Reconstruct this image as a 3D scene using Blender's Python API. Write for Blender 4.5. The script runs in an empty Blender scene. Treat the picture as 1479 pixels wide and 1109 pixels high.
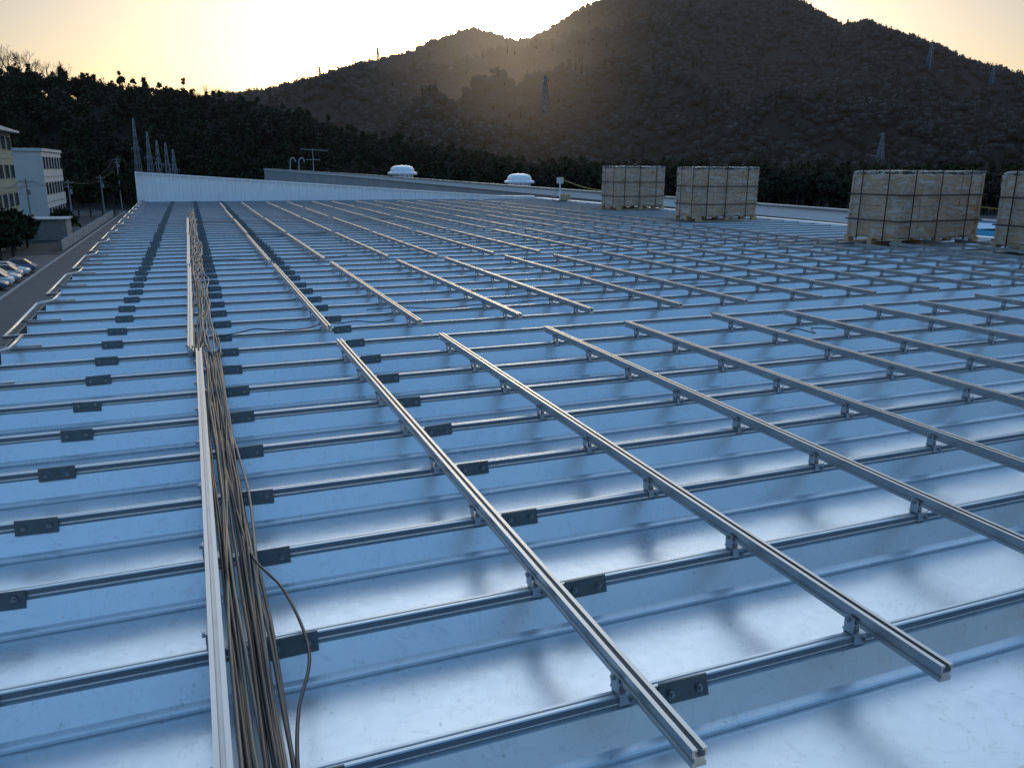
import bpy, bmesh, math, random
import numpy as np
from mathutils import Vector, Matrix
random.seed(4); rng=np.random.default_rng(7)
scene=bpy.context.scene
scene.view_settings.view_transform='Standard'
scene.view_settings.look='None'
scene.view_settings.exposure=0
GZ=-9.5; EYE=1.36
SUN_AZ=21.6; SUN_EL=8.0
sd=Vector((math.sin(math.radians(SUN_AZ))*math.cos(math.radians(SUN_EL)),math.cos(math.radians(SUN_AZ))*math.cos(math.radians(SUN_EL)),math.sin(math.radians(SUN_EL))))

# ------------------------------------------------------------ materials
def newmat(name):
    m=bpy.data.materials.new(name); m.use_nodes=True
    nt=m.node_tree; p=nt.nodes['Principled BSDF']
    return m,nt,p
def rgba(c): return (c[0],c[1],c[2],1)
def mat(name,c1,c2=None,rough=.6,metal=0,scale=5,bump=0,bscale=None,rvar=0,stretch=(1,1,1),spec=.5,detail=5):
    m,nt,p=newmat(name)
    c2=c2 or tuple(x*.85 for x in c1)
    tc=nt.nodes.new('ShaderNodeTexCoord'); mp=nt.nodes.new('ShaderNodeMapping')
    mp.inputs['Scale'].default_value=stretch
    nt.links.new(tc.outputs['Object'],mp.inputs['Vector'])
    n=nt.nodes.new('ShaderNodeTexNoise'); n.inputs['Scale'].default_value=scale; n.inputs['Detail'].default_value=detail
    nt.links.new(mp.outputs[0],n.inputs['Vector'])
    r=nt.nodes.new('ShaderNodeValToRGB'); r.color_ramp.elements[0].position=.3; r.color_ramp.elements[1].position=.7
    r.color_ramp.elements[0].color=rgba(c1); r.color_ramp.elements[1].color=rgba(c2)
    nt.links.new(n.outputs['Fac'],r.inputs[0]); nt.links.new(r.outputs[0],p.inputs['Base Color'])
    p.inputs['Roughness'].default_value=rough; p.inputs['Metallic'].default_value=metal
    p.inputs['Specular IOR Level'].default_value=spec
    if rvar:
        mr=nt.nodes.new('ShaderNodeMapRange'); mr.inputs['From Min'].default_value=.3; mr.inputs['From Max'].default_value=.7
        mr.inputs['To Min'].default_value=rough-rvar; mr.inputs['To Max'].default_value=rough+rvar
        nt.links.new(n.outputs['Fac'],mr.inputs[0]); nt.links.new(mr.outputs[0],p.inputs['Roughness'])
    if bump:
        b=nt.nodes.new('ShaderNodeBump'); b.inputs['Strength'].default_value=bump; b.inputs['Distance'].default_value=.02
        n2=nt.nodes.new('ShaderNodeTexNoise'); n2.inputs['Scale'].default_value=bscale or scale; n2.inputs['Detail'].default_value=4
        nt.links.new(mp.outputs[0],n2.inputs['Vector']); nt.links.new(n2.outputs['Fac'],b.inputs['Height'])
        nt.links.new(b.outputs[0],p.inputs['Normal'])
    return m

def roof_mat():
    m,nt,p=newmat('roof_steel')
    L=nt.links.new; N=nt.nodes.new
    tc=N('ShaderNodeTexCoord')
    n=N('ShaderNodeTexNoise'); n.inputs['Scale'].default_value=1.3; n.inputs['Detail'].default_value=8; n.inputs['Roughness'].default_value=.62
    L(tc.outputs['Object'],n.inputs['Vector'])
    fine=N('ShaderNodeTexNoise'); fine.inputs['Scale'].default_value=22; fine.inputs['Detail'].default_value=7
    L(tc.outputs['Object'],fine.inputs['Vector'])
    r=N('ShaderNodeValToRGB'); r.color_ramp.elements[0].position=.3; r.color_ramp.elements[1].position=.72
    r.color_ramp.elements[0].color=(.55,.61,.66,1); r.color_ramp.elements[1].color=(.66,.71,.74,1)
    L(n.outputs['Fac'],r.inputs[0])
    sp=N('ShaderNodeTexNoise'); sp.inputs['Scale'].default_value=55; sp.inputs['Detail'].default_value=3
    L(tc.outputs['Object'],sp.inputs['Vector'])
    spr=N('ShaderNodeValToRGB'); spr.color_ramp.elements[0].position=.66; spr.color_ramp.elements[1].position=.76
    spr.color_ramp.elements[0].color=(1,1,1,1); spr.color_ramp.elements[1].color=(.70,.68,.66,1)
    L(sp.outputs['Fac'],spr.inputs[0])
    st=N('ShaderNodeTexNoise'); st.inputs['Scale'].default_value=5; st.inputs['Detail'].default_value=9; st.inputs['Distortion'].default_value=2.0
    L(tc.outputs['Object'],st.inputs['Vector'])
    str_=N('ShaderNodeValToRGB'); str_.color_ramp.elements[0].position=.49; str_.color_ramp.elements[1].position=.515
    str_.color_ramp.elements[0].color=(1,1,1,1); str_.color_ramp.elements[1].color=(1,1,1,1)
    e=str_.color_ramp.elements.new(.50); e.color=(.87,.87,.86,1)
    L(st.outputs['Fac'],str_.inputs[0])
    mx=N('ShaderNodeMixRGB'); mx.blend_type='MULTIPLY'; mx.inputs[0].default_value=1
    L(r.outputs[0],mx.inputs[1]); L(spr.outputs[0],mx.inputs[2])
    mx2=N('ShaderNodeMixRGB'); mx2.blend_type='MULTIPLY'; mx2.inputs[0].default_value=1
    L(mx.outputs[0],mx2.inputs[1]); L(str_.outputs[0],mx2.inputs[2])
    L(mx2.outputs[0],p.inputs['Base Color'])
    p.inputs['Metallic'].default_value=.74
    add=N('ShaderNodeMath'); add.operation='ADD'
    mr=N('ShaderNodeMapRange'); mr.inputs['From Min'].default_value=.3; mr.inputs['From Max'].default_value=.7
    mr.inputs['To Min'].default_value=.25; mr.inputs['To Max'].default_value=.35
    L(n.outputs['Fac'],mr.inputs[0])
    mr2=N('ShaderNodeMapRange'); mr2.inputs['From Min'].default_value=.3; mr2.inputs['From Max'].default_value=.7
    mr2.inputs['To Min'].default_value=-.02; mr2.inputs['To Max'].default_value=.05
    L(fine.outputs['Fac'],mr2.inputs[0]); L(mr.outputs[0],add.inputs[0]); L(mr2.outputs[0],add.inputs[1])
    L(add.outputs[0],p.inputs['Roughness'])
    b=N('ShaderNodeBump'); b.inputs['Strength'].default_value=.55; b.inputs['Distance'].default_value=.02
    lf=N('ShaderNodeTexNoise'); lf.inputs['Scale'].default_value=2.0; lf.inputs['Detail'].default_value=1.5
    L(tc.outputs['Object'],lf.inputs['Vector']); L(lf.outputs['Fac'],b.inputs['Height'])
    b2=N('ShaderNodeBump'); b2.inputs['Strength'].default_value=.10; b2.inputs['Distance'].default_value=.003
    L(fine.outputs['Fac'],b2.inputs['Height']); L(b.outputs[0],b2.inputs['Normal'])
    L(b2.outputs[0],p.inputs['Normal'])
    return m

M={}
M['roof']=roof_mat()
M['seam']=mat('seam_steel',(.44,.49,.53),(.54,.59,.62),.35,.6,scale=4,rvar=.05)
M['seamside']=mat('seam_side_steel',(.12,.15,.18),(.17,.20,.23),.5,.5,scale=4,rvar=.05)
M['alu']=mat('rail_aluminium',(.36,.38,.39),(.44,.455,.46),.34,.85,scale=14,rvar=.06)
M['clamp']=mat('clamp_steel',(.30,.34,.38),(.42,.45,.49),.4,.6,scale=30)
M['plate']=mat('zinc_plate',(.06,.085,.095),(.10,.13,.14),.5,.35,scale=25,rvar=.08)
M['bolt']=mat('bolt_steel',(.25,.27,.28),None,.4,.9)
M['cable']=mat('cable_black',(.018,.017,.016),(.035,.032,.030),.5,0,scale=10)
M['cable2']=mat('cable_beige',(.20,.17,.13),(.14,.12,.10),.5,0,scale=10)
M['white']=mat('white_cladding',(.78,.81,.84),(.84,.86,.88),.4,.1,scale=2,rvar=.05)
M['grey']=mat('grey_cladding',(.28,.30,.32),(.36,.38,.40),.6,0,scale=.6)
M['greyroof']=mat('grey_roofing',(.20,.22,.24),(.27,.29,.31),.6,0,scale=.4)
M['carton']=mat('cardboard',(.37,.235,.14),(.50,.33,.20),.8,0,scale=3,bump=.2,bscale=12)
M['wood']=mat('pallet_wood',(.50,.36,.21),(.37,.25,.14),.75,0,scale=6,stretch=(1,6,6))
M['strap']=mat('strap_black',(.015,.015,.016),None,.4)
M['asphalt']=mat('asphalt',(.045,.047,.05),(.06,.06,.062),.85,0,scale=.8,bump=.3,bscale=20)
M['paint']=mat('road_paint',(.45,.45,.43),None,.7)
M['concrete']=mat('concrete',(.24,.24,.23),(.32,.31,.30),.8,0,scale=1.2)
M['green']=mat('green_render',(.24,.27,.20),(.29,.32,.24),.8,0,scale=.5)
M['wwall']=mat('white_render',(.50,.50,.49),(.58,.58,.56),.7,0,scale=.4)
M['glass']=mat('window_glass',(.03,.04,.05),(.06,.07,.08),.12,0,scale=.5)
M['frame']=mat('window_frame',(.3,.3,.3),None,.5)
M['tile']=mat('roof_tile',(.13,.12,.11),(.18,.16,.15),.7,0,scale=2)
M['steelgrey']=mat('galvanised_lattice',(.30,.31,.33),None,.6,.1)
M['polec']=mat('pole_concrete',(.28,.27,.26),None,.8)
M['bark']=mat('bark',(.05,.04,.03),(.08,.065,.05),.9,scale=8)
M['blue']=mat('blue_tarp',(.02,.32,.55),(.03,.38,.62),.5,0,scale=1)
M['yellow']=mat('yellow_rope',(.45,.32,.04),None,.6)
M['rubber']=mat('tyre',(.02,.02,.02),None,.8)
M['car1']=mat('car_paint_silver',(.45,.47,.5),None,.25,.5)
M['car2']=mat('car_paint_white',(.75,.76,.78),None,.2,0)
M['car3']=mat('car_paint_blue',(.10,.14,.22),None,.22,.3)

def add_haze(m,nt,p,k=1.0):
    # evening haze and sun glow painted in as emission, by distance and sun bearing
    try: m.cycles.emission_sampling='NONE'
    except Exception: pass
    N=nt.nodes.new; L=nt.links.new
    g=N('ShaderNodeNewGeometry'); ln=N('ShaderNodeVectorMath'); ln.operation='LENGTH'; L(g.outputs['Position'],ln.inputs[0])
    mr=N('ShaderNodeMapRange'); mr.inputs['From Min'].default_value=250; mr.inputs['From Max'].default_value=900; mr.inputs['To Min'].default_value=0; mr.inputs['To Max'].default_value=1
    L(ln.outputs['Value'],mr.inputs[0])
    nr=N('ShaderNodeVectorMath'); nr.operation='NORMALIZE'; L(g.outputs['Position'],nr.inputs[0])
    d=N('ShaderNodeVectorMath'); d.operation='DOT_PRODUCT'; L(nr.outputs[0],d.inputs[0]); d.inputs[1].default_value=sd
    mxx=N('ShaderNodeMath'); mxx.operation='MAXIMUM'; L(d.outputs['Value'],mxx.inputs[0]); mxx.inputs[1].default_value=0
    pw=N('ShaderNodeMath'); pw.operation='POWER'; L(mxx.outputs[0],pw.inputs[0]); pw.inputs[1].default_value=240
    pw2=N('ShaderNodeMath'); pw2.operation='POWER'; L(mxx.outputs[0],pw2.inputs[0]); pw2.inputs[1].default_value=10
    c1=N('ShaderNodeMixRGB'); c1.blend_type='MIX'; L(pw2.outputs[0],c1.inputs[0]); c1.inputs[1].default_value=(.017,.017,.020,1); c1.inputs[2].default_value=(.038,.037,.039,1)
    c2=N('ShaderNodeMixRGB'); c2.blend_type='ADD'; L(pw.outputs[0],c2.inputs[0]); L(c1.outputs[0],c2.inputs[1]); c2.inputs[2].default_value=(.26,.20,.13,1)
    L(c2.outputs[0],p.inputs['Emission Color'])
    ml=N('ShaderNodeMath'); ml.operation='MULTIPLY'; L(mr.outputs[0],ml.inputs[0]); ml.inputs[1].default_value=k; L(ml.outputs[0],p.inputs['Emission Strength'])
def foliage(name,c1,c2,c3):
    m,nt,p=newmat(name)
    oi=nt.nodes.new('ShaderNodeObjectInfo'); r=nt.nodes.new('ShaderNodeValToRGB')
    e=r.color_ramp.elements; e[0].color=rgba(c1); e[1].color=rgba(c3); x=e.new(.5); x.color=rgba(c2)
    nt.links.new(oi.outputs['Random'],r.inputs[0])
    nt.links.new(r.outputs[0],p.inputs['Base Color'])
    p.inputs['Roughness'].default_value=.9; p.inputs['Specular IOR Level'].default_value=.1
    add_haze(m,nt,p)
    return m
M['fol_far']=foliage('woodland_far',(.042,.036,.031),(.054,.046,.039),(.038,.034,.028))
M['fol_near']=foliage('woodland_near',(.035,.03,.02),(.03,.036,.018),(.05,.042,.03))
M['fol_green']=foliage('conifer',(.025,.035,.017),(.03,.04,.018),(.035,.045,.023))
def film_mat():
    m,nt,p=newmat('stretch_film')
    tc=nt.nodes.new('ShaderNodeTexCoord'); mp=nt.nodes.new('ShaderNodeMapping'); mp.inputs['Scale'].default_value=(1.6,1.6,5)
    mp.inputs['Rotation'].default_value=(.35,.3,0)
    n=nt.nodes.new('ShaderNodeTexNoise'); n.inputs['Scale'].default_value=1.8; n.inputs['Detail'].default_value=9; n.inputs['Distortion'].default_value=1.8
    nt.links.new(tc.outputs['Object'],mp.inputs[0]); nt.links.new(mp.outputs[0],n.inputs['Vector'])
    r=nt.nodes.new('ShaderNodeValToRGB'); r.color_ramp.elements[0].position=.44; r.color_ramp.elements[0].color=(.03,.03,.03,1)
    r.color_ramp.elements[1].position=.70; r.color_ramp.elements[1].color=(.46,.46,.46,1)
    nt.links.new(n.outputs['Fac'],r.inputs[0]); nt.links.new(r.outputs[0],p.inputs['Alpha'])
    p.inputs['Base Color'].default_value=(.72,.71,.70,1); p.inputs['Roughness'].default_value=.2
    b=nt.nodes.new('ShaderNodeBump'); b.inputs['Strength'].default_value=1.0; b.inputs['Distance'].default_value=.05
    nt.links.new(n.outputs['Fac'],b.inputs['Height']); nt.links.new(b.outputs[0],p.inputs['Normal'])
    return m
M['film']=film_mat()

# ------------------------------------------------------------ mesh builder
class MB:
    def __init__(s): s.v=[]; s.f=[]; s.m=[]; s.mats=[]
    def mi(s,k):
        if k not in s.mats: s.mats.append(k)
        return s.mats.index(k)
    def add(s,vs,fs,k):
        o=len(s.v); s.v+= [tuple(x) for x in vs]; i=s.mi(k)
        for f in fs: s.f.append([a+o for a in f]); s.m.append(i)
    def box(s,x0,x1,y0,y1,z0,z1,k):
        s.add([(x0,y0,z0),(x1,y0,z0),(x1,y1,z0),(x0,y1,z0),(x0,y0,z1),(x1,y0,z1),(x1,y1,z1),(x0,y1,z1)],
              [(0,3,2,1),(4,5,6,7),(0,1,5,4),(1,2,6,5),(2,3,7,6),(3,0,4,7)],k)
    def tube(s,pts,r,k,n=6,caps=True):
        pts=[Vector([float(c) for c in p]) for p in pts]; rs=r if isinstance(r,(list,tuple)) else [r]*len(pts)
        vs=[];fs=[]
        for i,p in enumerate(pts):
            t=(pts[min(i+1,len(pts)-1)]-pts[max(i-1,0)]).normalized()
            a=t.orthogonal().normalized() if abs(t.z)>.9 else Vector((0,0,1)).cross(t).normalized()
            b=t.cross(a); rr=float(rs[i])
            for j in range(n):
                q=2*math.pi*j/n; vs.append(p+a*(rr*math.cos(q))+b*(rr*math.sin(q)))
        for i in range(len(pts)-1):
            for j in range(n):
                fs.append((i*n+j,i*n+(j+1)%n,(i+1)*n+(j+1)%n,(i+1)*n+j))
        if caps: fs.append(tuple(range(n))[::-1]); fs.append(tuple((len(pts)-1)*n+j for j in range(n)))
        s.add(vs,fs,k)
    def extrude_y(s,prof,y0,y1,k):
        n=len(prof)
        vs=[(x,y0,z) for x,z in prof]+[(x,y1,z) for x,z in prof]
        fs=[(i,(i+1)%n,n+(i+1)%n,n+i) for i in range(n)]+[tuple(range(n))[::-1],tuple(range(n,2*n))]
        s.add(vs,fs,k)
    def lathe(s,prof,k,n=24,c=(0,0,0)):
        vs=[(c[0]+r*math.cos(2*math.pi*j/n),c[1]+r*math.sin(2*math.pi*j/n),c[2]+z) for r,z in prof for j in range(n)]
        fs=[(i*n+j,i*n+(j+1)%n,(i+1)*n+(j+1)%n,(i+1)*n+j) for i in range(len(prof)-1) for j in range(n)]
        s.add(vs,fs,k)
    def obj(s,name,parent=None,loc=None,smooth=False,rot=0):
        me=bpy.data.meshes.new(name); me.from_pydata(s.v,[],s.f)
        for k in s.mats: me.materials.append(M[k])
        me.polygons.foreach_set('material_index',s.m)
        if smooth: me.polygons.foreach_set('use_smooth',[True]*len(s.f))
        me.update()
        o=bpy.data.objects.new(name,me); scene.collection.objects.link(o)
        if parent: o.parent=parent
        if loc: o.location=[float(c) for c in loc]
        o.rotation_euler[2]=rot
        return o
def empty(name,loc=(0,0,0),rot=0):
    o=bpy.data.objects.new(name,None); scene.collection.objects.link(o); o.location=loc; o.rotation_euler[2]=rot
    o.empty_display_size=.1
    return o

# ------------------------------------------------------------ noise
TAB=rng.random((256,256))
def vn(x,y):
    x=np.asarray(x,float); y=np.asarray(y,float)
    xi=np.floor(x).astype(int); yi=np.floor(y).astype(int); fx=x-xi; fy=y-yi
    fx=fx*fx*(3-2*fx); fy=fy*fy*(3-2*fy)
    g=lambda a,b: TAB[a%256,b%256]
    return (g(xi,yi)*(1-fx)+g(xi+1,yi)*fx)*(1-fy)+(g(xi,yi+1)*(1-fx)+g(xi+1,yi+1)*fx)*fy
def fbm(x,y,o=4):
    s=0;a=.5;t=0
    for i in range(o): s=s+a*vn(x*2**i+17*i,y*2**i+31*i); t+=a; a*=.5
    return s/t

# ------------------------------------------------------------ camera
psi=math.radians(21.37); th=math.radians(15.01); ph=math.radians(.3)
F=Vector((math.sin(psi)*math.cos(th),math.cos(psi)*math.cos(th),-math.sin(th)))
R=Vector((math.cos(psi),-math.sin(psi),0)); U=R.cross(F)
R2=R*math.cos(ph)+U*math.sin(ph); U2=U*math.cos(ph)-R*math.sin(ph)
cam=bpy.data.cameras.new('camera'); co=bpy.data.objects.new('camera',cam); scene.collection.objects.link(co)
mm=Matrix.Identity(4)
for i in range(3): mm[i][0]=R2[i]; mm[i][1]=U2[i]; mm[i][2]=-F[i]
mm[0][3]=0;mm[1][3]=0;mm[2][3]=EYE
co.matrix_world=mm; cam.sensor_width=36; cam.lens=36*1160/1479; cam.clip_end=20000; cam.clip_start=.05
scene.camera=co

# ------------------------------------------------------------ world + sun
w=bpy.data.worlds.new('World'); scene.world=w; w.use_nodes=True; nt=w.node_tree
bg=nt.nodes['Background']; out=nt.nodes['World Output']
N_=nt.nodes.new; L_=nt.links.new
sky=N_('ShaderNodeTexSky'); sky.sky_type='NISHITA'; sky.sun_disc=False
sky.sun_elevation=math.radians(SUN_EL); sky.sun_rotation=math.radians(SUN_AZ)
sky.air_density=1.0; sky.dust_density=2.0; sky.ozone_density=1.5; sky.altitude=50
tc=N_('ShaderNodeTexCoord'); dp=N_('ShaderNodeVectorMath'); dp.operation='DOT_PRODUCT'
nrm=N_('ShaderNodeVectorMath'); nrm.operation='NORMALIZE'
L_(tc.outputs['Generated'],nrm.inputs[0]); L_(nrm.outputs[0],dp.inputs[0]); dp.inputs[1].default_value=sd
sz=N_('ShaderNodeSeparateXYZ'); L_(nrm.outputs[0],sz.inputs[0])
s=N_('ShaderNodeMapRange'); s.interpolation_type='SMOOTHSTEP'; s.inputs['From Min'].default_value=.19; s.inputs['From Max'].default_value=.52; L_(sz.outputs['Z'],s.inputs[0])
tint=N_('ShaderNodeMixRGB'); L_(s.outputs[0],tint.inputs[0]); tint.inputs[1].default_value=(.88,.83,.86,1); tint.inputs[2].default_value=(1.25,1.5,1.85,1)
mul=N_('ShaderNodeMixRGB'); mul.blend_type='MULTIPLY'; mul.inputs[0].default_value=1; L_(sky.outputs[0],mul.inputs[1]); L_(tint.outputs[0],mul.inputs[2])
L_(mul.outputs[0],bg.inputs[0]); bg.inputs[1].default_value=.12
def powr(e,k):
    mx=N_('ShaderNodeMath'); mx.operation='MAXIMUM'; mx.inputs[1].default_value=0; L_(dp.outputs['Value'],mx.inputs[0])
    p=N_('ShaderNodeMath'); p.operation='POWER'; p.inputs[1].default_value=e; L_(mx.outputs[0],p.inputs[0])
    q=N_('ShaderNodeMath'); q.operation='MULTIPLY'; q.inputs[1].default_value=k; L_(p.outputs[0],q.inputs[0]); return q
a1=powr(500,14.0); a2=powr(24,.42); a3=powr(140,1.4)
ad=N_('ShaderNodeMath'); L_(a1.outputs[0],ad.inputs[0]); L_(a2.outputs[0],ad.inputs[1])
ad2=N_('ShaderNodeMath'); L_(ad.outputs[0],ad2.inputs[0]); L_(a3.outputs[0],ad2.inputs[1])
bg2=N_('ShaderNodeBackground'); bg2.inputs[0].default_value=(1,.85,.58,1); L_(ad2.outputs[0],bg2.inputs[1])
# extra upper-sky light added to brighten roof and slopes: pale sunward, deep blue opposite
fb=N_('ShaderNodeMapRange'); fb.interpolation_type='SMOOTHSTEP'; fb.inputs['From Min'].default_value=.35; fb.inputs['From Max'].default_value=.98; L_(dp.outputs['Value'],fb.inputs[0])
cb=N_('ShaderNodeMixRGB'); L_(fb.outputs[0],cb.inputs[0]); cb.inputs[1].default_value=(.10,.23,.40,1); cb.inputs[2].default_value=(.80,.90,.96,1)
bg3=N_('ShaderNodeBackground'); L_(cb.outputs[0],bg3.inputs[0])
k3=N_('ShaderNodeMath'); k3.operation='MULTIPLY'; L_(s.outputs[0],k3.inputs[0]); k3.inputs[1].default_value=1.0; L_(k3.outputs[0],bg3.inputs[1])
ash=N_('ShaderNodeAddShader'); L_(bg.outputs[0],ash.inputs[0]); L_(bg2.outputs[0],ash.inputs[1])
ash2=N_('ShaderNodeAddShader'); L_(ash.outputs[0],ash2.inputs[0]); L_(bg3.outputs[0],ash2.inputs[1]); L_(ash2.outputs[0],out.inputs[0])
sl=bpy.data.lights.new('sun','SUN'); sl.energy=3; sl.angle=math.radians(.5); sl.color=(1,.82,.6)
so=bpy.data.objects.new('sun',sl); scene.collection.objects.link(so); so.rotation_euler=sd.to_track_quat('Z','Y').to_euler(); so.location=(0,0,50)

# ------------------------------------------------------------ roof
RIB0=1.64; P=.6; KMIN,KMAX=-5,57; XR=15.3
def xl(y): return -1.42-.014*(y-4)
ribs=[RIB0+P*k for k in range(KMIN,KMAX+1)]
half=[(-.112,-.135),(-.094,-.134),(-.098,-.129),(-.098,-.120),(-.090,-.117),(-.070,-.113),(-.026,-.034),(-.010,-.030),(-.009,-.024)]
mb=MB()
def strip(pts,k):
    vs=[];fs=[]
    for y,z in pts: vs+= [(xl(y),y,z),(XR,y,z)]
    for i in range(len(pts)-1): fs.append((2*i,2*i+1,2*i+3,2*i+2))
    mb.add(vs,fs,k)
ys=ribs[0]-.5
cur=[(ys,-.135)]
sideA=[(-.009,-.024),(-.016,-.021),(-.016,-.003)]
topS=[(-.016,-.003),(-.013,0),(-.004,0),(-.003,-.004),(.003,-.004),(.004,0),(.013,0),(.016,-.003)]
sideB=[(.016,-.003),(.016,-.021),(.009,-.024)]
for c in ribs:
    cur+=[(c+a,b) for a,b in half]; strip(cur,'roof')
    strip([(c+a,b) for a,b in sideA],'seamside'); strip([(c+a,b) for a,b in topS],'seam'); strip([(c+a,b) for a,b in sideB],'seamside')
    cur=[(c-a,b) for a,b in half[::-1]]
cur.append((ribs[-1]+.5,-.135)); strip(cur,'roof')
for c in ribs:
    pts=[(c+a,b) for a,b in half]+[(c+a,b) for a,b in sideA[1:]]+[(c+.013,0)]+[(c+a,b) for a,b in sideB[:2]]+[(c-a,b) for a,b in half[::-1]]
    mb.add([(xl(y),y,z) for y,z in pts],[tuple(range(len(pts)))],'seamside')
roof=mb.obj('metal_roof')
mb=MB(); YE=ribs[-1]+.5
mb.add([(xl(ys)+.02,ys,GZ),(XR-.02,ys,GZ),(XR-.02,YE,GZ),(xl(YE)+.02,YE,GZ),(xl(ys)+.02,ys,-.15),(XR-.02,ys,-.15),(XR-.02,YE,-.15),(xl(YE)+.02,YE,-.15)],
 [(0,1,5,4),(1,2,6,5),(2,3,7,6),(3,0,4,7)],'grey')
mb.obj('factory_building')
mb=MB()
def g(y,dx,z): return (xl(y)+dx,y,z)
for (dx0,dx1,z0,z1) in [(-.16,-.15,-.30,-.17),(-.16,0.01,-.31,-.30)]:
    mb.add([g(ys,dx0,z0),g(ys,dx1,z0),g(YE,dx1,z0),g(YE,dx0,z0),g(ys,dx0,z1),g(ys,dx1,z1),g(YE,dx1,z1),g(YE,dx0,z1)],
      [(0,3,2,1),(4,5,6,7),(0,1,5,4),(1,2,6,5),(2,3,7,6),(3,0,4,7)],'plate')
mb.obj('roof_gutter')
mb=MB(); pts=[]
y=ys
while y<YE:
    pts+= [g(y,-.03,.03),g(y+1.35,-.03,.035),g(y+1.42,.10,.05),g(y+1.95,.11,.05),g(y+2.03,-.03,.03)]; y+=2.4
mb.tube(pts,.014,'alu',8)
for c in ribs[::2]:
    mb.tube([g(c-.02,-.06,.012),g(c-.02,.28,.014)],.010,'alu',6)
mb.obj('edge_conduit',smooth=True)
mb=MB(); mb.box(XR,XR+.25,ys,YE,-.4,.03,'white'); mb.box(XR+.25,XR+.9,ys,YE,-.5,-.25,'white'); mb.obj('roof_edge_flashing')

for X0 in (-.69,.15,1.14):
    mb=MB()
    for c in ribs:
        x=X0+rng.normal(0,.008); wd=.076
        y0=c-.0185; tl=rng.normal(0,.003); tw=rng.normal(0,.003)
        mb.add([(x-wd,y0-.024,-.045+tl),(x+wd,y0-.024,-.045+tl+tw),(x+wd,y0-.018,-.045+tl+tw),(x-wd,y0-.018,-.045+tl),(x-wd,y0-.006,.011+tl),(x+wd,y0-.006,.011+tl+tw),(x+wd,y0,.011+tl+tw),(x-wd,y0,.011+tl)],
              [(0,3,2,1),(4,5,6,7),(0,1,5,4),(1,2,6,5),(2,3,7,6),(3,0,4,7)],'plate')
        for dx in (-.045,.045):
            yb=y0-.0155
            mb.tube([(x+dx,yb,-.018),(x+dx,yb-.009,-.018)],.011,'bolt',6)
            mb.tube([(x+dx,yb-.0092,-.018),(x+dx,yb-.016,-.018)],.005,'bolt',6)
    mb.obj('seam_plate_row')

# ------------------------------------------------------------ mounting rails
W=.020;H0,H1=.040,.088
rp=[(-W,H0),(W,H0),(W,H0+.012),(W-.006,H0+.014),(W-.006,H0+.026),(W,H0+.028),(W,H1),(.007,H1),(.007,H1-.006),(.014,H1-.006),(.014,H1-.022),(-.014,H1-.022),(-.014,H1-.006),(-.007,H1-.006),(-.007,H1),(-W,H1),(-W,H0+.028),(-W+.006,H0+.026),(-W+.006,H0+.014),(-W,H0+.012)]
def rail(X,y0,y1,dz=0):
    mb=MB(); mb.extrude_y(rp,0,y1-y0,'alu')
    for c in ribs:
        if y0+.02<c<y1-.02:
            q=c-y0; s=-1
            mb.box(-.022,.022,q-.024,q-.0175,-.026,.006,'clamp')
            mb.box(-.022,.022,q+.0175,q+.024,-.026,.006,'clamp')
            mb.box(-.026,.026,q-.026,q+.026,.0065,.011,'clamp')
            mb.box(s*.0265-.0025,s*.0265+.0025,q-.018,q+.018,.0115,.062,'clamp')
            mb.box(-.023,.016,q-.016,q+.016,.0340,.0395,'clamp')
            mb.box(-.008,.008,q-.008,q+.008,.0115,.0335,'clamp')
            mb.tube([(s*.0295,q,.052),(s*.038,q,.052)],.008,'bolt',6)
            mb.tube([(.012,q-.0245,-.012),(.012,q-.036,-.012)],.007,'bolt',6)
    return mb.obj('mounting_rail',loc=(X,y0,dz))
xs=[];x=.98
for i in range(9): xs+= [x,x+.76]; x+=1.70
xs=[v for v in xs if v<XR-.4]
secs=[(1.33,6.07),(6.67,11.5),(11.92,16.75),(17.2,22.0),(22.5,27.3),(27.8,32.6)]
for i,(a,b) in enumerate(secs):
    for X in xs:
        if X>11.2 and a>7: continue
        rail(X+rng.normal(0,.010),a+rng.normal(0,.04),b+rng.normal(0,.04))
rail(-.045,.6,6.15); rail(-.10,6.25,11.6); rail(-.11,11.8,17.2); rail(-.12,17.4,23.)

# ------------------------------------------------------------ cables
def strand(mb,x0,y0,y1,amp,k,r=.0065,zb=.012,drift=0):
    ph=rng.uniform(0,100); n=int((y1-y0)/.12); pts=[]
    for i in range(n+1):
        t=i/n; y=y0+(y1-y0)*t
        x=x0+drift*t+amp*(2*float(fbm(np.array(y*.55+ph),np.array(ph),2))-1)
        sag=.030*math.sin(math.pi*((y-RIB0)/P%1))
        z=zb-sag*.8+.008*math.sin(y*3+ph)
        pts.append((x,y,z))
    mb.tube(pts,r,k,6)
mb=MB()
for i in range(22):
    x0=.005+.105*(i%11)/10
    strand(mb,x0,.6,6.3,.038,'cable' if rng.random()<.78 else 'cable2',r=.0058,zb=.010+.012*(i//11)+rng.uniform(0,.012),drift=-.03)
mb.obj('cable_bundle',smooth=True)
mb=MB()
for i in range(15):
    strand(mb,-.06+.12*(i%8)/7,6.2,24+rng.uniform(-3,6),.10,'cable2' if rng.random()<.45 else 'cable',zb=.015+.014*(i//8)+rng.uniform(0,.02))
mb.obj('cable_bundle',smooth=True)
def curve(pts,n=10):
    P4=[Vector([float(c) for c in p]) for p in pts]; P4=[P4[0]]+P4+[P4[-1]]; o=[]
    for i in range(1,len(P4)-2):
        for j in range(n):
            t=j/n; a,b,c,d=P4[i-1:i+3]
            o.append(.5*((2*b)+(c-a)*t+(2*a-5*b+4*c-d)*t*t+(3*b-a-3*c+d)*t**3))
    o.append(P4[-2]); return o
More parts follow.
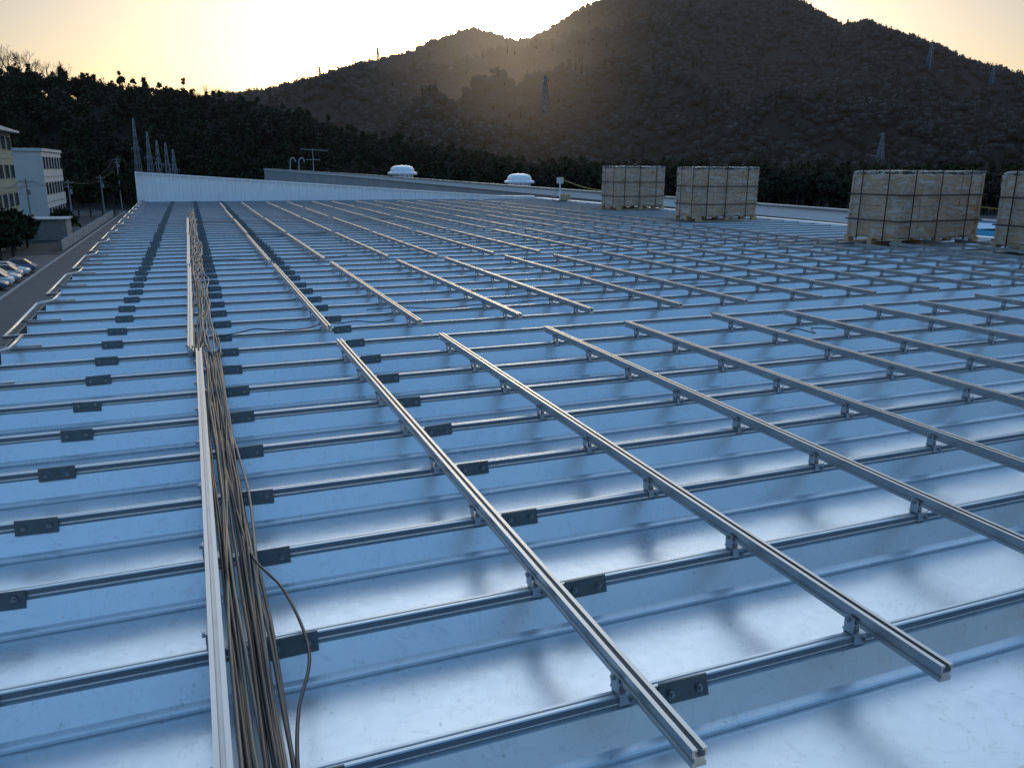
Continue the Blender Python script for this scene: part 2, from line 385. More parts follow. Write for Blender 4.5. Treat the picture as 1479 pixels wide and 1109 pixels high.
mb=MB(); mb.tube(curve([(.06,3.2,.02),(.09,2.75,.03),(.17,2.45,.03),(.20,2.1,.02),(.14,1.85,.01),(.11,1.6,.015),(.09,1.2,.01)]),.005,'cable',6)
mb.obj('loose_cable',smooth=True)
for y,xa,xb in [(7.05,.1,1.6),(7.65,1.5,4.6),(12.6,-.05,2.2),(16.8,-.05,2.6),(17.6,.1,3.4),(21.5,0,5.0),(8.3,3.2,6.5),(5.4,4.6,5.1),(11.3,4.0,7.5),(14.6,5,9)]:
    n=int((xb-xa)/.18)+3; ph0=rng.uniform(0,90); pts=[]
    for i in range(n):
        t=i/(n-1); pts.append((xa+(xb-xa)*t,y+.30*(float(fbm(np.array(t*4+ph0),np.array(3.3),2))-.5)*2,.018+.03*max(0,math.sin(t*7+ph0))))
    mb=MB(); mb.tube(curve(pts,5),.0055,'cable',6); mb.obj('loose_cable',smooth=True)

# ------------------------------------------------------------ rear parapet
mb=MB(); YW=36.35
def ptop(x): return max(.06,1.10-(x+1.95)*.066)
pts=[]
x=-1.95
while x<15.3:
    for dx,dy in ((0,0),(.20,0),(.22,-.05),(.30,-.05),(.32,0)): pts.append((x+dx,YW+dy))
    x+=.34
vs=[];fs=[]
for a,b in pts: vs+=[(a,b,-.2),(a,b,ptop(a))]
fs=[(2*i,2*i+2,2*i+3,2*i+1) for i in range(len(pts)-1)]
mb.add(vs,fs,'white')
vs=[];n=20
for i in range(n+1):
    xx=-2.0+17.3*i/n; z=ptop(xx)
    vs+=[(xx,YW-.08,z+.002),(xx,YW+.22,z+.002),(xx,YW-.08,z+.05),(xx,YW+.22,z+.05)]
fs=[]
for i in range(n):
    o=4*i; fs+=[(o,o+4,o+6,o+2),(o+2,o+6,o+7,o+3),(o+3,o+7,o+5,o+1)]
fs+=[(0,2,3,1)]
mb.add(vs,fs,'white'); mb.box(-2.0,-1.955,YW-.05,YW+.2,-.3,1.10,'white')
mb.obj('rear_parapet')

# ------------------------------------------------------------ neighbouring factory
mb=MB(); NY=232
def zt(y): return .06+.0056*max(y,0) if y<100 else .62+.0032*(y-100)
N=22
for i in range(N):
    ya=-10+(NY+10)*i/N; yb=-10+(NY+10)*(i+1)/N
    za,zb=zt(ya),zt(yb)
    mb.add([(19,ya,GZ),(19,yb,GZ),(19,yb,zb-.4),(19,ya,za-.4)],[(0,3,2,1)],'grey')
    mb.add([(18.9,ya,za-.4),(18.9,yb,zb-.4),(18.9,yb,zb-.06),(18.9,ya,za-.06)],[(0,3,2,1)],'white')
    mb.add([(18.84,ya,za-.06),(18.84,yb,zb-.06),(18.84,yb,zb),(18.84,ya,za)],[(0,3,2,1)],'greyroof')
    mb.add([(18.84,ya,za),(18.84,yb,zb),(19.3,yb,zb),(19.3,ya,za)],[(0,3,2,1)],'greyroof')
    mb.add([(19.3,ya,za),(19.3,yb,zb),(19.3,yb,zb-.6),(19.3,ya,za-.6)],[(0,3,2,1)],'grey')
    mb.add([(19.3,ya,za-.6),(19.3,yb,zb-.6),(70,yb,zb-.6-4.2),(70,ya,za-.6-4.2)],[(0,3,2,1)],'greyroof')
mb.box(19,70,NY,NY+.3,GZ,-3.5,'grey')
mb.obj('neighbouring_factory')
def vent(x,y,zb,s):
    mb=MB(); mb.lathe([(.74,-2.2),(.74,.10),(.76,.12),(1.0,.06),(1.02,.14),(1.0,.20),(.84,.24),(.80,.42),(.70,.56),(.50,.64),(.25,.67),(.0,.68)],'white',28)
    for j in range(14):
        a=2*math.pi*j/14; mb.box(.745*math.cos(a)-.02,.745*math.cos(a)+.02,.745*math.sin(a)-.02,.745*math.sin(a)+.02,-.6,.08,'grey')
    o=mb.obj('roof_ventilator',loc=(x,y,zb)); o.scale=(s,s,s)
vent(20.6,84,.60,1.5); vent(31,77.5,-.15,1.5)
mb=MB(); mb.tube([(0,0,-1.5),(0,0,4.4)],.07,'steelgrey',6); mb.tube([(-2.0,0,4.3),(2.6,0,4.1)],.06,'steelgrey',6)
for i in range(9): mb.tube([(-1.9+i*.52,-.6,4.28-i*.022),(-1.9+i*.52,.6,4.28-i*.022)],.035,'steelgrey',5)
mb.tube([(-1.2,0,2.6),(1.2,0,2.6)],.045,'steelgrey',5)
mb.obj('tv_antenna',loc=(19.9,144,0))
mb=MB()
for dx in (0,1.8): mb.tube(curve([(dx,0,-1.6),(dx,0,2.0),(dx+.3,0,2.9),(dx+.9,0,3.0),(dx+1.2,0,2.2)],5),.13,'steelgrey',8)
mb.obj('vent_pipe',loc=(20.2,181,.2))
mb=MB(); mb.box(16.9,19.6,12.5,15.5,-.9,-.02,'white')
n=8; vs=[(16.8+2.9*i/n,12.3+3.4*j/n,.0+.07*float(vn(i*.9,j*.9))+.05) for j in range(n+1) for i in range(n+1)]
fs=[(j*(n+1)+i,j*(n+1)+i+1,(j+1)*(n+1)+i+1,(j+1)*(n+1)+i) for j in range(n) for i in range(n)]
mb.add(vs,fs,'blue')
mb.add([(16.8,12.3,.06),(19.7,12.3,.06),(19.7,12.28,-.25),(16.8,12.28,-.25)],[(0,1,2,3)],'blue')
mb.add([(16.8,12.3,.06),(16.78,12.3,-.25),(16.78,15.7,-.25),(16.8,15.7,.06)],[(0,1,2,3)],'blue')
mb.obj('tarp_covered_unit')

# ------------------------------------------------------------ pallets
def pallet(x,y,rot,lx=1.88,ly=1.2,h=1.2):
    e=empty('module_pallet',(x,y,0.002),rot)
    mb=MB()
    for yy in (-ly/2+.05,0,ly/2-.05):
        for xx in (-lx/2+.07,0,lx/2-.07): mb.box(xx-.07,xx+.07,yy-.05,yy+.05,.027,.112,'wood')
        mb.box(-lx/2,lx/2,yy-.05,yy+.05,0,.025,'wood')
    for i in range(9):
        xx=-lx/2+.05+(lx-.1)*i/8; mb.box(xx-.045,xx+.045,-ly/2,ly/2,.114,.138,'wood')
    mb.obj('pallet_base',e)
    mb=MB(); z0=.142
    nb=4; h=h-.02
    for j in range(2):
        for i in range(nb):
            w=(lx-.10)/nb; xa=-lx/2+.05+i*w
            za=z0+j*h/2
            mb.box(xa+.005,xa+w-.005,-ly/2+.05+rng.uniform(0,.02),ly/2-.05,za+.004,za+h/2-.004,'carton')
    for xx in (-lx/2+.05,lx/2-.05):
        for yy in (-ly/2+.04,ly/2-.04): mb.box(xx-.02,xx+.02,yy-.02,yy+.02,z0,z0+h+.01,'carton')
    mb.obj('cartons',e)
    mb=MB()
    def ring(u):
        L=2*(lx+ly); s=u*L
        if s<lx: return (-lx/2+s,-ly/2)
        s-=lx
        if s<ly: return (lx/2,-ly/2+s)
        s-=ly
        if s<lx: return (lx/2-s,ly/2)
        s-=lx; return (-lx/2,ly/2-s)
    NU=72;NV=18; vs=[];sx=rng.uniform(0,50); zb=.125; ht=h+.07
    for v in range(NV+1):
        for u in range(NU):
            a,b=ring(u/NU); z=zb+ht*v/NV
            d=.026*(float(fbm(np.array(u*.5+sx),np.array(v*.9),3))-.5)*2
            if v==0: z+=.05*(float(vn(u*.7+sx,5))-.5)*2
            if v==NV: z+=.05*(float(vn(u*.8,9))-.3)
            k=1+d
            vs.append((a*k*.985,b*k*.985,z))
    fs=[(v*NU+u,v*NU+(u+1)%NU,(v+1)*NU+(u+1)%NU,(v+1)*NU+u) for v in range(NV) for u in range(NU)]
    o=len(vs)
    for u in range(NU):
        a,b=ring(u/NU); vs.append((a*.6,b*.6,zb+ht+.005+.03*float(vn(u*.6,2))))
    vs.append((0,0,zb+ht+.01))
    for u in range(NU):
        fs.append((NV*NU+u,NV*NU+(u+1)%NU,o+(u+1)%NU,o+u)); fs.append((o+u,o+(u+1)%NU,o+NU))
    mb.add(vs,fs,'film'); mb.obj('stretch_film',e,smooth=True)
    mb=MB(); X=lx/2+.012;Y=ly/2+.012;Z=zb+ht+.03; sw=.012
    for xx in (-lx*.36,-lx*.05,lx*.30):
        mb.box(xx-sw,xx+sw,-Y,-Y+.004,.06,Z,'strap'); mb.box(xx-sw,xx+sw,Y-.004,Y,.06,Z,'strap'); mb.box(xx-sw,xx+sw,-Y,Y,Z+.001,Z+.005,'strap')
    for yy in (-ly*.25,ly*.25):
        mb.box(-X,-X+.004,yy-sw,yy+sw,.06,Z,'strap'); mb.box(X-.004,X,yy-sw,yy+sw,.06,Z,'strap'); mb.box(-X,X,yy-sw,yy+sw,Z+.006,Z+.010,'strap')
    for zz in (.45,.92):
        mb.box(-X-.003,X+.003,-Y-.006,-Y-.002,zz-sw,zz+sw,'strap'); mb.box(-X-.003,X+.003,Y+.002,Y+.006,zz-sw,zz+sw,'strap')
        mb.box(-X-.007,-X-.003,-Y,Y,zz-sw,zz+sw,'strap'); mb.box(X+.003,X+.007,-Y,Y,zz-sw,zz+sw,'strap')
    mb.obj('straps',e)
pallet(14.5,25.5,.02,h=1.26); pallet(13.55,19.2,-.03,h=1.23); pallet(13.05,12.0,.03,lx=2.15,ly=1.25,h=1.16); pallet(14.15,9.7,0.0,lx=2.1,h=1.16)
mb=MB(); mb.box(-.25,.25,-.2,.2,0,.05,'plate'); mb.tube([(0,0,.05),(0,0,1.0)],.03,'white',8); mb.box(-.12,.12,-.08,.08,.75,1.0,'wwall'); mb.box(.1,.45,-.15,.15,.05,.3,'wood'); mb.tube([(-.35,.1,.02),(0,0,.6)],.015,'steelgrey',6); mb.tube([(.3,-.2,.02),(0,0,.6)],.015,'steelgrey',6)
mb.obj('safety_line_post',loc=(14.8,32.3,0))
mb=MB(); mb.tube(curve([(14.8,32.3,.95),(14.7,29.5,.62),(14.5,26.2,.55)],6),.012,'yellow',6)
mb.tube(curve([(13.9,11.8,.75),(14.0,10.8,.68),(14.1,10.3,.85)],6),.010,'yellow',6); mb.obj('yellow_rope')

# ------------------------------------------------------------ terrain
Maz=[-180,-60,-20,0,5.1,8.2,11.4,14.1,15.9,18.7,20.3,21.65,23.5,25.5,27.3,30.8,35.15,38.1,40,41.1,42.1,43.5,45.1,47.1,49.4,52.3,65,90,180]
Mte=[.03,.05,.06,.075,.0842,.1003,.1194,.1299,.1437,.1568,.1495,.1444,.1553,.1771,.188,.197,.200,.190,.1775,.165,.1537,.1577,.1451,.1314,.1109,.093,.07,.05,.03]
Laz=[-180,-60,-30,-9.45,-2,1.7,5,10.2,16,21.4,30,60,90,180]
Lte=[.03,.06,.10,.096,.083,.0755,.068,.043,.025,.008,.004,0,.02,.03]
R0,R1=330.,850.; L0,L1=240.,330.
def height(x,y):
    x=np.asarray(x,float);y=np.asarray(y,float)
    r=np.hypot(x,y)+1e-6; az=np.degrees(np.arctan2(x,y))
    te=np.interp(az,Maz,Mte)-.007+.0010*(vn(az*1.7,3.3)-.5)*2; zr=EYE+te*R1
    t=np.clip((r-R0)/(R1-R0),0,1)
    s=t**1.2
    rid=1-np.abs(2*fbm(x/190+3,y/190+8,4)-1)*2.0
    rid2=1-np.abs(2*fbm(x/75+13,y/75+2,3)-1)*2.0
    env=np.sin(math.pi*np.clip(t,0,1))**.8
    z=GZ+(zr-GZ)*s+env*(60*(rid-.6)+18*(rid2-.6))+2*t*(fbm(x/25,y/25,2)-.5)
    z=np.minimum(z,EYE+te*np.minimum(r,R1)*(.90+.10*t))
    z=np.maximum(z,GZ)
    back=np.clip((r-R1)/900,0,1); z=z*(1-back)+(GZ)*back
    tl=np.interp(az,Laz,Lte)-.027; zl=EYE+tl*L1
    u=np.clip((r-L0)/(L1-L0),0,1); u=u*u*(3-2*u); bk=np.clip((r-L1)/120,0,1); bk=bk*bk*(3-2*bk)
    z2=GZ+(zl-GZ)*u*(1-.8*bk)+u*2.0*(fbm(x/30,y/30,3)-.5)
    return np.where(r<L0,GZ,np.maximum(z,z2))
azs=np.radians(np.arange(0,360,.5)); rs=np.concatenate([np.linspace(5,235,10),np.linspace(240,920,150),np.array([1000,1100,1250,1450,1750,2500,4000,8000])])
AA,RR=np.meshgrid(azs,rs); X=RR*np.sin(AA); Y=RR*np.cos(AA); Z=height(X,Y)
n=len(azs); V=np.stack([X.ravel(),Y.ravel(),Z.ravel()],1).tolist(); V.append((0,0,GZ))
fs=[]
for i in range(len(rs)-1):
    for j in range(n):
        j2=(j+1)%n; fs.append((i*n+j,(i+1)*n+j,(i+1)*n+j2,i*n+j2))
c=len(V)-1
for j in range(n): fs.append((c,j,(j+1)%n))
me=bpy.data.meshes.new('terrain'); me.from_pydata(V,[],fs); me.polygons.foreach_set('use_smooth',[True]*len(fs))
m,nt2,p=newmat('terrain_ground')
geo=nt2.nodes.new('ShaderNodeNewGeometry'); sx=nt2.nodes.new('ShaderNodeSeparateXYZ'); nt2.links.new(geo.outputs['Position'],sx.inputs[0])
mr=nt2.nodes.new('ShaderNodeMapRange'); mr.inputs['From Min'].default_value=GZ+.1; mr.inputs['From Max'].default_value=GZ+1.5; nt2.links.new(sx.outputs['Z'],mr.inputs[0])
nz=nt2.nodes.new('ShaderNodeTexNoise'); nz.inputs['Scale'].default_value=.05; nz.inputs['Detail'].default_value=9; nt2.links.new(geo.outputs['Position'],nz.inputs['Vector'])
ra=nt2.nodes.new('ShaderNodeValToRGB'); ra.color_ramp.elements[0].color=(.025,.021,.017,1); ra.color_ramp.elements[1].color=(.04,.034,.028,1); nt2.links.new(nz.outputs['Fac'],ra.inputs[0])
rb=nt2.nodes.new('ShaderNodeValToRGB'); rb.color_ramp.elements[0].color=(.05,.05,.05,1); rb.color_ramp.elements[1].color=(.085,.083,.08,1); nt2.links.new(nz.outputs['Fac'],rb.inputs[0])
mx=nt2.nodes.new('ShaderNodeMixRGB'); nt2.links.new(mr.outputs[0],mx.inputs[0]); nt2.links.new(rb.outputs[0],mx.inputs[1]); nt2.links.new(ra.outputs[0],mx.inputs[2]); nt2.links.new(mx.outputs[0],p.inputs['Base Color'])
p.inputs['Roughness'].default_value=.95; p.inputs['Specular IOR Level'].default_value=.1
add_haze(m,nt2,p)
me.materials.append(m); me.update(); o=bpy.data.objects.new('mountain_terrain',me); scene.collection.objects.link(o)

# ------------------------------------------------------------ trees
def canopy(name,loc,fol,h=7.5,w=8.5):
    # distant deciduous crown: ragged lumpy canopy on a short trunk
    bm=bmesh.new(); bmesh.ops.create_icosphere(bm,subdivisions=2,radius=1)
    lob=[(Vector(rng.normal(size=3).tolist()).normalized(),float(rng.uniform(.1,.40))) for _ in range(9)]
    vs=[]
    for v in bm.verts:
        d=v.co.normalized(); k=.70
        for l,a in lob: k+=a*max(0,d.dot(l))**7
        k*=float(rng.uniform(.76,1.24))
        vs.append((d.x*k*w*.5,d.y*k*w*.5,h*.60+d.z*k*h*.40))
    fs=[[v.index for v in f.verts] for f in bm.faces]; bm.free()
    mb=MB(); mb.tube([(0,0,-2),(.1,0,h*.5)],[.25,.15],'bark',4,False); mb.add(vs,fs,fol)
    for i in range(44):
        d=Vector(rng.normal(size=3).tolist()).normalized(); d.z=abs(d.z); p0=Vector((d.x*w*.38,d.y*w*.38,h*.6+d.z*h*.30)); t=[Vector((rng.normal(size=3)*.35).tolist()) for _ in range(2)]
        mb.add([p0+t[0],p0+t[1],p0+Vector((d.x*1.0,d.y*1.0,d.z*1.1+.4))],[(0,1,2)],fol)
    return mb.obj(name,loc=loc,smooth=True)
def crown_tree(name,kind,loc,ntri,fol,h=9.,w=4.,ls=1.0):
    mb=MB(); mb.tube([(0,0,-.5),(.1,0,h*.35),(0,.1,h*.8)],[.22,.15,.04],'bark',5)
    cl=[]
    for i in range(14):
        if kind=='cone':
            zz=rng.uniform(.15,1)*h; rr=w*.5*(1-zz/h)+.15; a=rng.uniform(0,6.28); cl.append((rr*.7*math.cos(a),rr*.7*math.sin(a),zz,.35+rr*.5))
        else:
            a=rng.uniform(0,6.28); e=rng.uniform(-.5,1.3); rr=w*.5*rng.uniform(.4,.95)
            cl.append((rr*math.cos(a)*math.cos(e),rr*math.sin(a)*math.cos(e),h*.62+h*.34*math.sin(e)*rng.uniform(.6,1),w*rng.uniform(.17,.30)))
    for cx,cy,cz,cr in cl:
        mb.tube([(0,0,cz*.55),(cx,cy,cz)],[.06,.02],'bark',3,False)
    per=ntri//len(cl); vs=[];fs=[]
    for cx,cy,cz,cr in cl:
        d=rng.normal(size=(per,3)); d/=np.linalg.norm(d,axis=1)[:,None]; d*=(cr*rng.uniform(.5,1.1,per))[:,None]
        for q in d:
            s=rng.uniform(.16,.38)*ls; t=rng.normal(size=(3,3))*s; o=len(vs)
            for k in range(3): vs.append((cx+q[0]+t[k][0],cy+q[1]+t[k][1],cz+q[2]*.8+t[k][2]))
            fs.append((o,o+1,o+2))
    mb.add(vs,fs,fol)
    return mb.obj(name,loc=loc)
def bare_tree(name,loc,h=12.):
    mb=MB()
    def br(p,d,l,r,lv):
        q=p+d*l*.5+Vector(rng.normal(size=3).tolist())*l*.04; e=q+(d+Vector((0,0,.1))).normalized()*l*.5
        mb.tube([p,q,e],[r,r*.8,r*.6],'bark',4 if lv<2 else 3,False)
        if lv>=5: return
        for i in range(3):
            a=Vector(rng.normal(size=3).tolist()); nd=(d+a*.42+Vector((0,0,.12))).normalized()
            s=p.lerp(e,float(rng.uniform(.55,1))) if i else e
            br(s,nd,l*float(rng.uniform(.6,.8)),r*.62,lv+1)
    br(Vector((0,0,-.5)),Vector((0,0,1)),h*.3,.26,0)
    return mb.obj(name,loc=loc)
def hz(x,y): return float(height(np.array(x),np.array(y)))
def pol(az,r): return (float(r*math.sin(math.radians(az))),float(r*math.cos(math.radians(az))))
def make_forest(name,protos,pts,smin,smax):
    col=bpy.data.collections.new(name+'_species'); scene.collection.children.link(col)
    for o in protos:
        scene.collection.objects.unlink(o); col.objects.link(o)
    me=bpy.data.meshes.new(name); me.from_pydata([tuple(float(c) for c in q) for q in pts],[],[]); fo=bpy.data.objects.new(name,me); scene.collection.objects.link(fo)
    ng=bpy.data.node_groups.new(name,'GeometryNodeTree')
    ng.interface.new_socket('Geometry',in_out='INPUT',socket_type='NodeSocketGeometry'); ng.interface.new_socket('Geometry',in_out='OUTPUT',socket_type='NodeSocketGeometry')
    gi=ng.nodes.new('NodeGroupInput'); go=ng.nodes.new('NodeGroupOutput'); ip=ng.nodes.new('GeometryNodeInstanceOnPoints'); ci=ng.nodes.new('GeometryNodeCollectionInfo')
    ci.inputs['Collection'].default_value=col; ci.inputs['Separate Children'].default_value=True; ci.inputs['Reset Children'].default_value=True
    ip.inputs['Pick Instance'].default_value=True
    rv=ng.nodes.new('FunctionNodeRandomValue'); rv.data_type='FLOAT_VECTOR'; rv.inputs[0].default_value=(-.06,-.06,0); rv.inputs[1].default_value=(.06,.06,6.28)
    rsn=ng.nodes.new('FunctionNodeRandomValue'); rsn.data_type='FLOAT'
    fl=[s for s in rsn.inputs if s.type=='VALUE' and s.name in('Min','Max')]
    fl[0].default_value=smin; fl[1].default_value=smax
    ng.links.new(gi.outputs[0],ip.inputs['Points']); ng.links.new(ci.outputs[0],ip.inputs['Instance'])
    ng.links.new(rv.outputs[0],ip.inputs['Rotation'])
    fo_out=[s for s in rsn.outputs if s.type=='VALUE'][0]; ng.links.new(fo_out,ip.inputs['Scale'])
    ng.links.new(ip.outputs[0],go.inputs[0])
    md=fo.modifiers.new('scatter','NODES'); md.node_group=ng
def site(az,r): x,y=pol(az,r); return (x,y,hz(x,y)-1)
far=[canopy('woodland_tree',site(30+i*3,700),'fol_far',rng.uniform(5,7),rng.uniform(5,7)) for i in range(6)]+[crown_tree('conifer_tree','cone',site(44,690),140,'fol_green',8,4.5,1.6)]
N=24000; r=np.sqrt(rng.uniform(335**2,872**2,N)); a=rng.uniform(-1,57,N)
x=r*np.sin(np.radians(a)); y=r*np.cos(np.radians(a)); z=height(x,y)
pts=[(x[i],y[i],z[i]-1.5) for i in range(N) if z[i]>GZ+1]
make_forest('mountain_forest',far,pts,.6,1.15)
near=[crown_tree('woodland_tree','round',site(-6+i*2,300),420,'fol_near',9,5.5,1.35) for i in range(3)]+[crown_tree('conifer_tree','cone',site(3+i,295),400,'fol_green',10.5,4.5,1.3) for i in range(2)]
N=2800; r=np.sqrt(rng.uniform(240**2,360**2,N)); a=rng.uniform(-20,58,N)
x=r*np.sin(np.radians(a)); y=r*np.cos(np.radians(a)); z=height(x,y)
pts=[(x[i],y[i],z[i]-.5) for i in range(N)]
make_forest('hillside_forest',near,pts,.7,1.15)
for az_,h in [(-9.8,17),(-9.2,20),(-8.6,18),(-8.0,19),(-7.2,17),(-6.4,15),(-4.2,12),(1.2,16),(1.8,17),(2.6,15),(3.6,14),(-11,15)]:
    x,y=pol(az_,328+rng.uniform(-6,6)); bare_tree('bare_tree',(x,y,hz(x,y)),h)
for az_,h in [(-3.4,12.5),(.2,13.5),(.6,12)]:
    x,y=pol(az_,326); o=crown_tree('conifer_tree','cone',(x,y,hz(x,y)),700,'fol_green',h,4.)
for x,y,h in [(-21.8,112,4),(-21.2,116,4.5),(-22,122,5),(-21.5,128,4),(-19.5,150,4),(-19,208,9),(-17,214,10),(-21,203,8),(-23,200,8)]:
    crown_tree('garden_tree','round',(x,y,GZ),1400,'fol_green',h,3.6)

# ------------------------------------------------------------ lattice towers
def lattice(name,loc,h,b,arms=3,th=.14):
    mb=MB(); nseg=7; lv=[]
    for i in range(nseg+1):
        t=i/nseg; t=1-(1-t)**1.2; hw=b*.5*(1-t)**1.0+b*.07; lv.append((h*t,hw))
    for i in range(nseg):
        z0,w0=lv[i];z1,w1=lv[i+1]
        c0=[(-w0,-w0,z0),(w0,-w0,z0),(w0,w0,z0),(-w0,w0,z0)];c1=[(-w1,-w1,z1),(w1,-w1,z1),(w1,w1,z1),(-w1,w1,z1)]
        for k in range(4):
            k2=(k+1)%4
            mb.tube([c0[k],c1[k]],th,'steelgrey',4,False); mb.tube([c0[k],c1[k2]],th*.6,'steelgrey',3,False); mb.tube([c0[k2],c1[k]],th*.6,'steelgrey',3,False); mb.tube([c1[k],c1[k2]],th*.6,'steelgrey',3,False)
    for a in range(arms):
        z=h*(.66+.14*a); L=b*(.75-.1*a)
        for s in (-1,1):
            mb.tube([(0,-.3,z),(s*L,0,z+.02*h)],th*.8,'steelgrey',3,False); mb.tube([(0,.3,z+.05*h),(s*L,0,z+.02*h)],th*.8,'steelgrey',3,False)
            mb.tube([(s*L,0,z+.02*h),(s*L,0,z-.03*h)],th*.7,'steelgrey',3,False)
    return mb.obj(name,loc=loc,rot=float(rng.uniform(0,1)))
def slope(az,te):
    for r in np.arange(340,850,4):
        x,y=pol(az,r)
        if (hz(x,y)+5-EYE)/r>te: return (x,y,hz(x,y)),float(r)
    x,y=pol(az,848); return (x,y,hz(x,y)),848.
for az_,te,px in [(23.5,.066,48),(45.1,.012,34),(47.2,.108,24),(50.6,.086,20),(12.4,.2,15),(8.6,.2,13)]:
    L,r=slope(az_,te); h=px*r/1200+4; lattice('transmission_tower',L,h,h*.2,3,.17*r/600)
for az_,h in [(-2.9,22),(-2.2,19),(-1.7,17),(-1.2,16.5),(-.8,15)]:
    x,y=pol(az_,222); lattice('substation_mast',(x,y,GZ),h,1.7,1,.05)

# ------------------------------------------------------------ street
mb=MB(); mb.box(-15.5,-8,-60,225,GZ,GZ+.004,'asphalt'); mb.obj('road')
mb=MB(); mb.box(-15.75,-15.5,-60,225,GZ-.1,GZ+.14,'concrete'); mb.box(-8,-7.8,-60,225,GZ-.1,GZ+.14,'concrete'); mb.obj('kerb')
mb=MB()
for i in range(14): mb.box(-21.5,-16.2,80.1+i*2.7,80.22+i*2.7,GZ+.010,GZ+.014,'paint')
mb.obj('parking_bay_markings')
mb=MB(); mb.box(-34,-15.76,70,116,GZ,GZ+.006,'asphalt'); mb.obj('parking_lot')
mb=MB()
for i in range(20):
    y=122+i*4.; mb.box(-16.6,-16.45,y,y+3.9,GZ,GZ+1.3,'concrete'); mb.box(-16.65,-16.4,y+3.9,y+4.,GZ,GZ+1.45,'wwall')
mb.obj('boundary_wall')
def car(x,y,rot,k):
    e=empty('parked_car',(x,y,GZ+.01),rot)
    S=[(-2.15,.70,.35,.62),(-2.05,.80,.24,.80),(-1.5,.84,.22,.92),(-.9,.85,.22,.95),(.6,.85,.22,.95),(1.3,.84,.22,.88),(1.95,.80,.24,.72),(2.15,.70,.34,.55)]
    mb=MB(); vs=[];fs=[]
    for a,w,z0,z1 in S: vs+=[(a,-w*.9,z0),(a,-w,z0+.12),(a,-w,z1-.12),(a,-w*.88,z1),(a,w*.88,z1),(a,w,z1-.12),(a,w,z0+.12),(a,w*.9,z0)]
    for i in range(len(S)-1):
        for j in range(8): fs.append((i*8+j,i*8+(j+1)%8,(i+1)*8+(j+1)%8,(i+1)*8+j))
    fs+=[tuple(range(8)),tuple(range(56,64))]
    mb.add(vs,fs,k); mb.obj('body',e,smooth=False)
    mb=MB(); C=[(-1.75,.70,.93),(-1.15,.60,1.42),(.25,.60,1.46),(1.05,.70,.93)]
    vs=[]
    for i,(a,w,z) in enumerate(C): vs+=[(a,-w,z),(a,w,z)]
    mb.add(vs,[(0,1,3,2),(4,5,7,6)],'glass'); mb.add(vs,[(2,3,5,4)],k)
    mb.add(vs,[(0,2,4,6),(1,7,5,3)],'glass')
    for s in (-1,1):
        for a0,z0,a1,z1 in ((-1.75,.93,-1.15,1.42),(-.4,.93,-.42,1.44),(1.05,.93,.25,1.46)): mb.tube([(a0,s*.705,z0),(a1,s*.61,z1)],.03,k,4)
    mb.obj('cabin',e)
    mb=MB()
    for a in (-1.35,1.35):
        for s in (-1,1): mb.tube([(a,s*.68,.31),(a,s*.86,.31)],.31,'rubber',16); mb.tube([(a,s*.862,.31),(a,s*.872,.31)],.19,'steelgrey',12)
    mb.obj('wheels',e)
    mb=MB(); mb.box(2.08,2.17,-.68,-.45,.5,.62,'paint'); mb.box(2.08,2.17,.45,.68,.5,.62,'paint'); mb.box(2.1,2.18,-.3,.3,.34,.46,'rubber'); mb.obj('lamps',e)
for i,(k,x) in enumerate([('car3',-18.2),('car2',-18.3),('car1',-18.1),('car1',-18.4),('car2',-18.2),('car3',-18.0)]):
    car(x,84.15+2.7*i,math.pi if i%2 else 0,k)
for i,(k,x) in enumerate([('car2',-25.2),('car1',-25.0),('car3',-25.1)]):
    car(x,103.+2.7*i,0,k)
def poles():
    P_=[]
    for x,y,h in [(-23.1,143.8,9),(-19.4,160,8.6),(-20.5,101,8.5),(-17,190,9),(-16.8,235,13)]:
        mb=MB(); mb.tube([(0,0,0),(0,0,h)],[.17,.10],'polec',8); mb.tube([(-.9,0,h-.5),(.9,0,h-.5)],.05,'steelgrey',4); mb.tube([(-.7,0,h-1.2),(.7,0,h-1.2)],.05,'steelgrey',4)
        for s in (-.8,-.3,.3,.8): mb.tube([(s,0,h-.45),(s,0,h-.25)],.05,'polec',6)
        mb.tube([(.3,0,h-2.4),(.3,0,h-1.6)],.2,'steelgrey',8)
        mb.obj('utility_pole',loc=(x,y,GZ)); P_.append((x,y,GZ+h-.3))
    P_=sorted(P_,key=lambda q:q[1])
    mb=MB()
    for a,b in zip(P_[:-1],P_[1:]):
        for s in (-.8,.3,.8):
            pts=[(a[0]+(b[0]-a[0])*t+s,a[1]+(b[1]-a[1])*t,a[2]+(b[2]-a[2])*t-3.2*t*(1-t)) for t in np.linspace(0,1,9)]
            mb.tube(pts,.025,'cable',3,False)
    mb.obj('power_line')
poles()
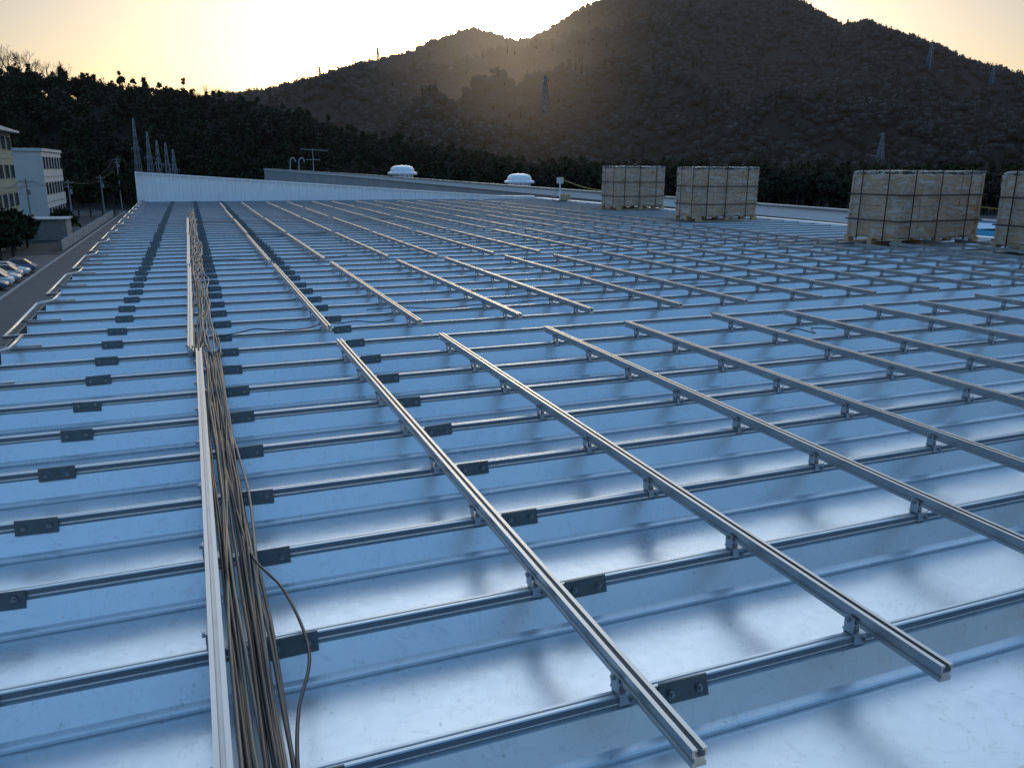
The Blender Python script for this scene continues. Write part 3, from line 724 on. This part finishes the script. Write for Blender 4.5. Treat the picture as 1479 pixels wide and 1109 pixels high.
def building(name,x0,x1,y0,y1,z1,wall,floors,ny,nx,pitched=False):
    e=empty(name,(0,0,0)); mb=MB(); mb.box(x0,x1,y0,y1,GZ,z1,wall); mb.obj('walls',e)
    mb=MB(); mf=MB(); fh=(z1-GZ)/floors
    for f in range(floors):
        za=GZ+f*fh+fh*.32; zb=GZ+f*fh+fh*.78
        for i in range(ny):
            c=y0+(y1-y0)*(i+.5)/ny; hw=(y1-y0)/ny*.30
            mf.box(x1+.002,x1+.07,c-hw-.08,c+hw+.08,za-.08,zb+.08,'frame'); mb.box(x1+.075,x1+.09,c-hw,c-.04,za,zb,'glass'); mb.box(x1+.075,x1+.09,c+.04,c+hw,za,zb,'glass')
        for i in range(nx):
            c=x0+(x1-x0)*(i+.5)/nx; hw=(x1-x0)/nx*.28
            mf.box(c-hw-.08,c+hw+.08,y0-.07,y0-.002,za-.08,zb+.08,'frame'); mb.box(c-hw,c-.04,y0-.09,y0-.075,za,zb,'glass'); mb.box(c+.04,c+hw,y0-.09,y0-.075,za,zb,'glass')
        mf.box(x1+.003,x1+.05,y0,y1,GZ+f*fh-.001,GZ+f*fh+.12,'frame')
    mb.obj('windows',e); mf.obj('window_frames',e)
    mb=MB()
    if pitched:
        xm=(x0+x1)/2; o=1.1
        mb.add([(x0-o,y0-o,z1),(x1+o,y0-o,z1),(x1+o,y1+o,z1),(x0-o,y1+o,z1),(xm,y0+6,z1+2.6),(xm,y1-6,z1+2.6)],[(0,1,4),(1,2,5,4),(2,3,5),(3,0,4,5)],'tile')
        mb.box(x0-o,x1+o,y0-o,y1+o,z1-.25,z1-.002,'wwall')
    else:
        mb.box(x0-.25,x1+.25,y0-.25,y1+.25,z1+.002,z1+.5,wall)
    mb.obj('roof',e)
building('green_apartment_building',-36,-24,118,142,6.3,'green',4,6,3,True)
building('white_office_building',-38,-24,168,192,3.9,'wwall',3,7,0)
mb=MB(); mb.box(-23,-18,140,146,GZ,GZ+3,'concrete'); mb.box(-23.3,-17.7,139.7,146.3,GZ+3.002,GZ+3.2,'grey'); mb.obj('bicycle_shed')
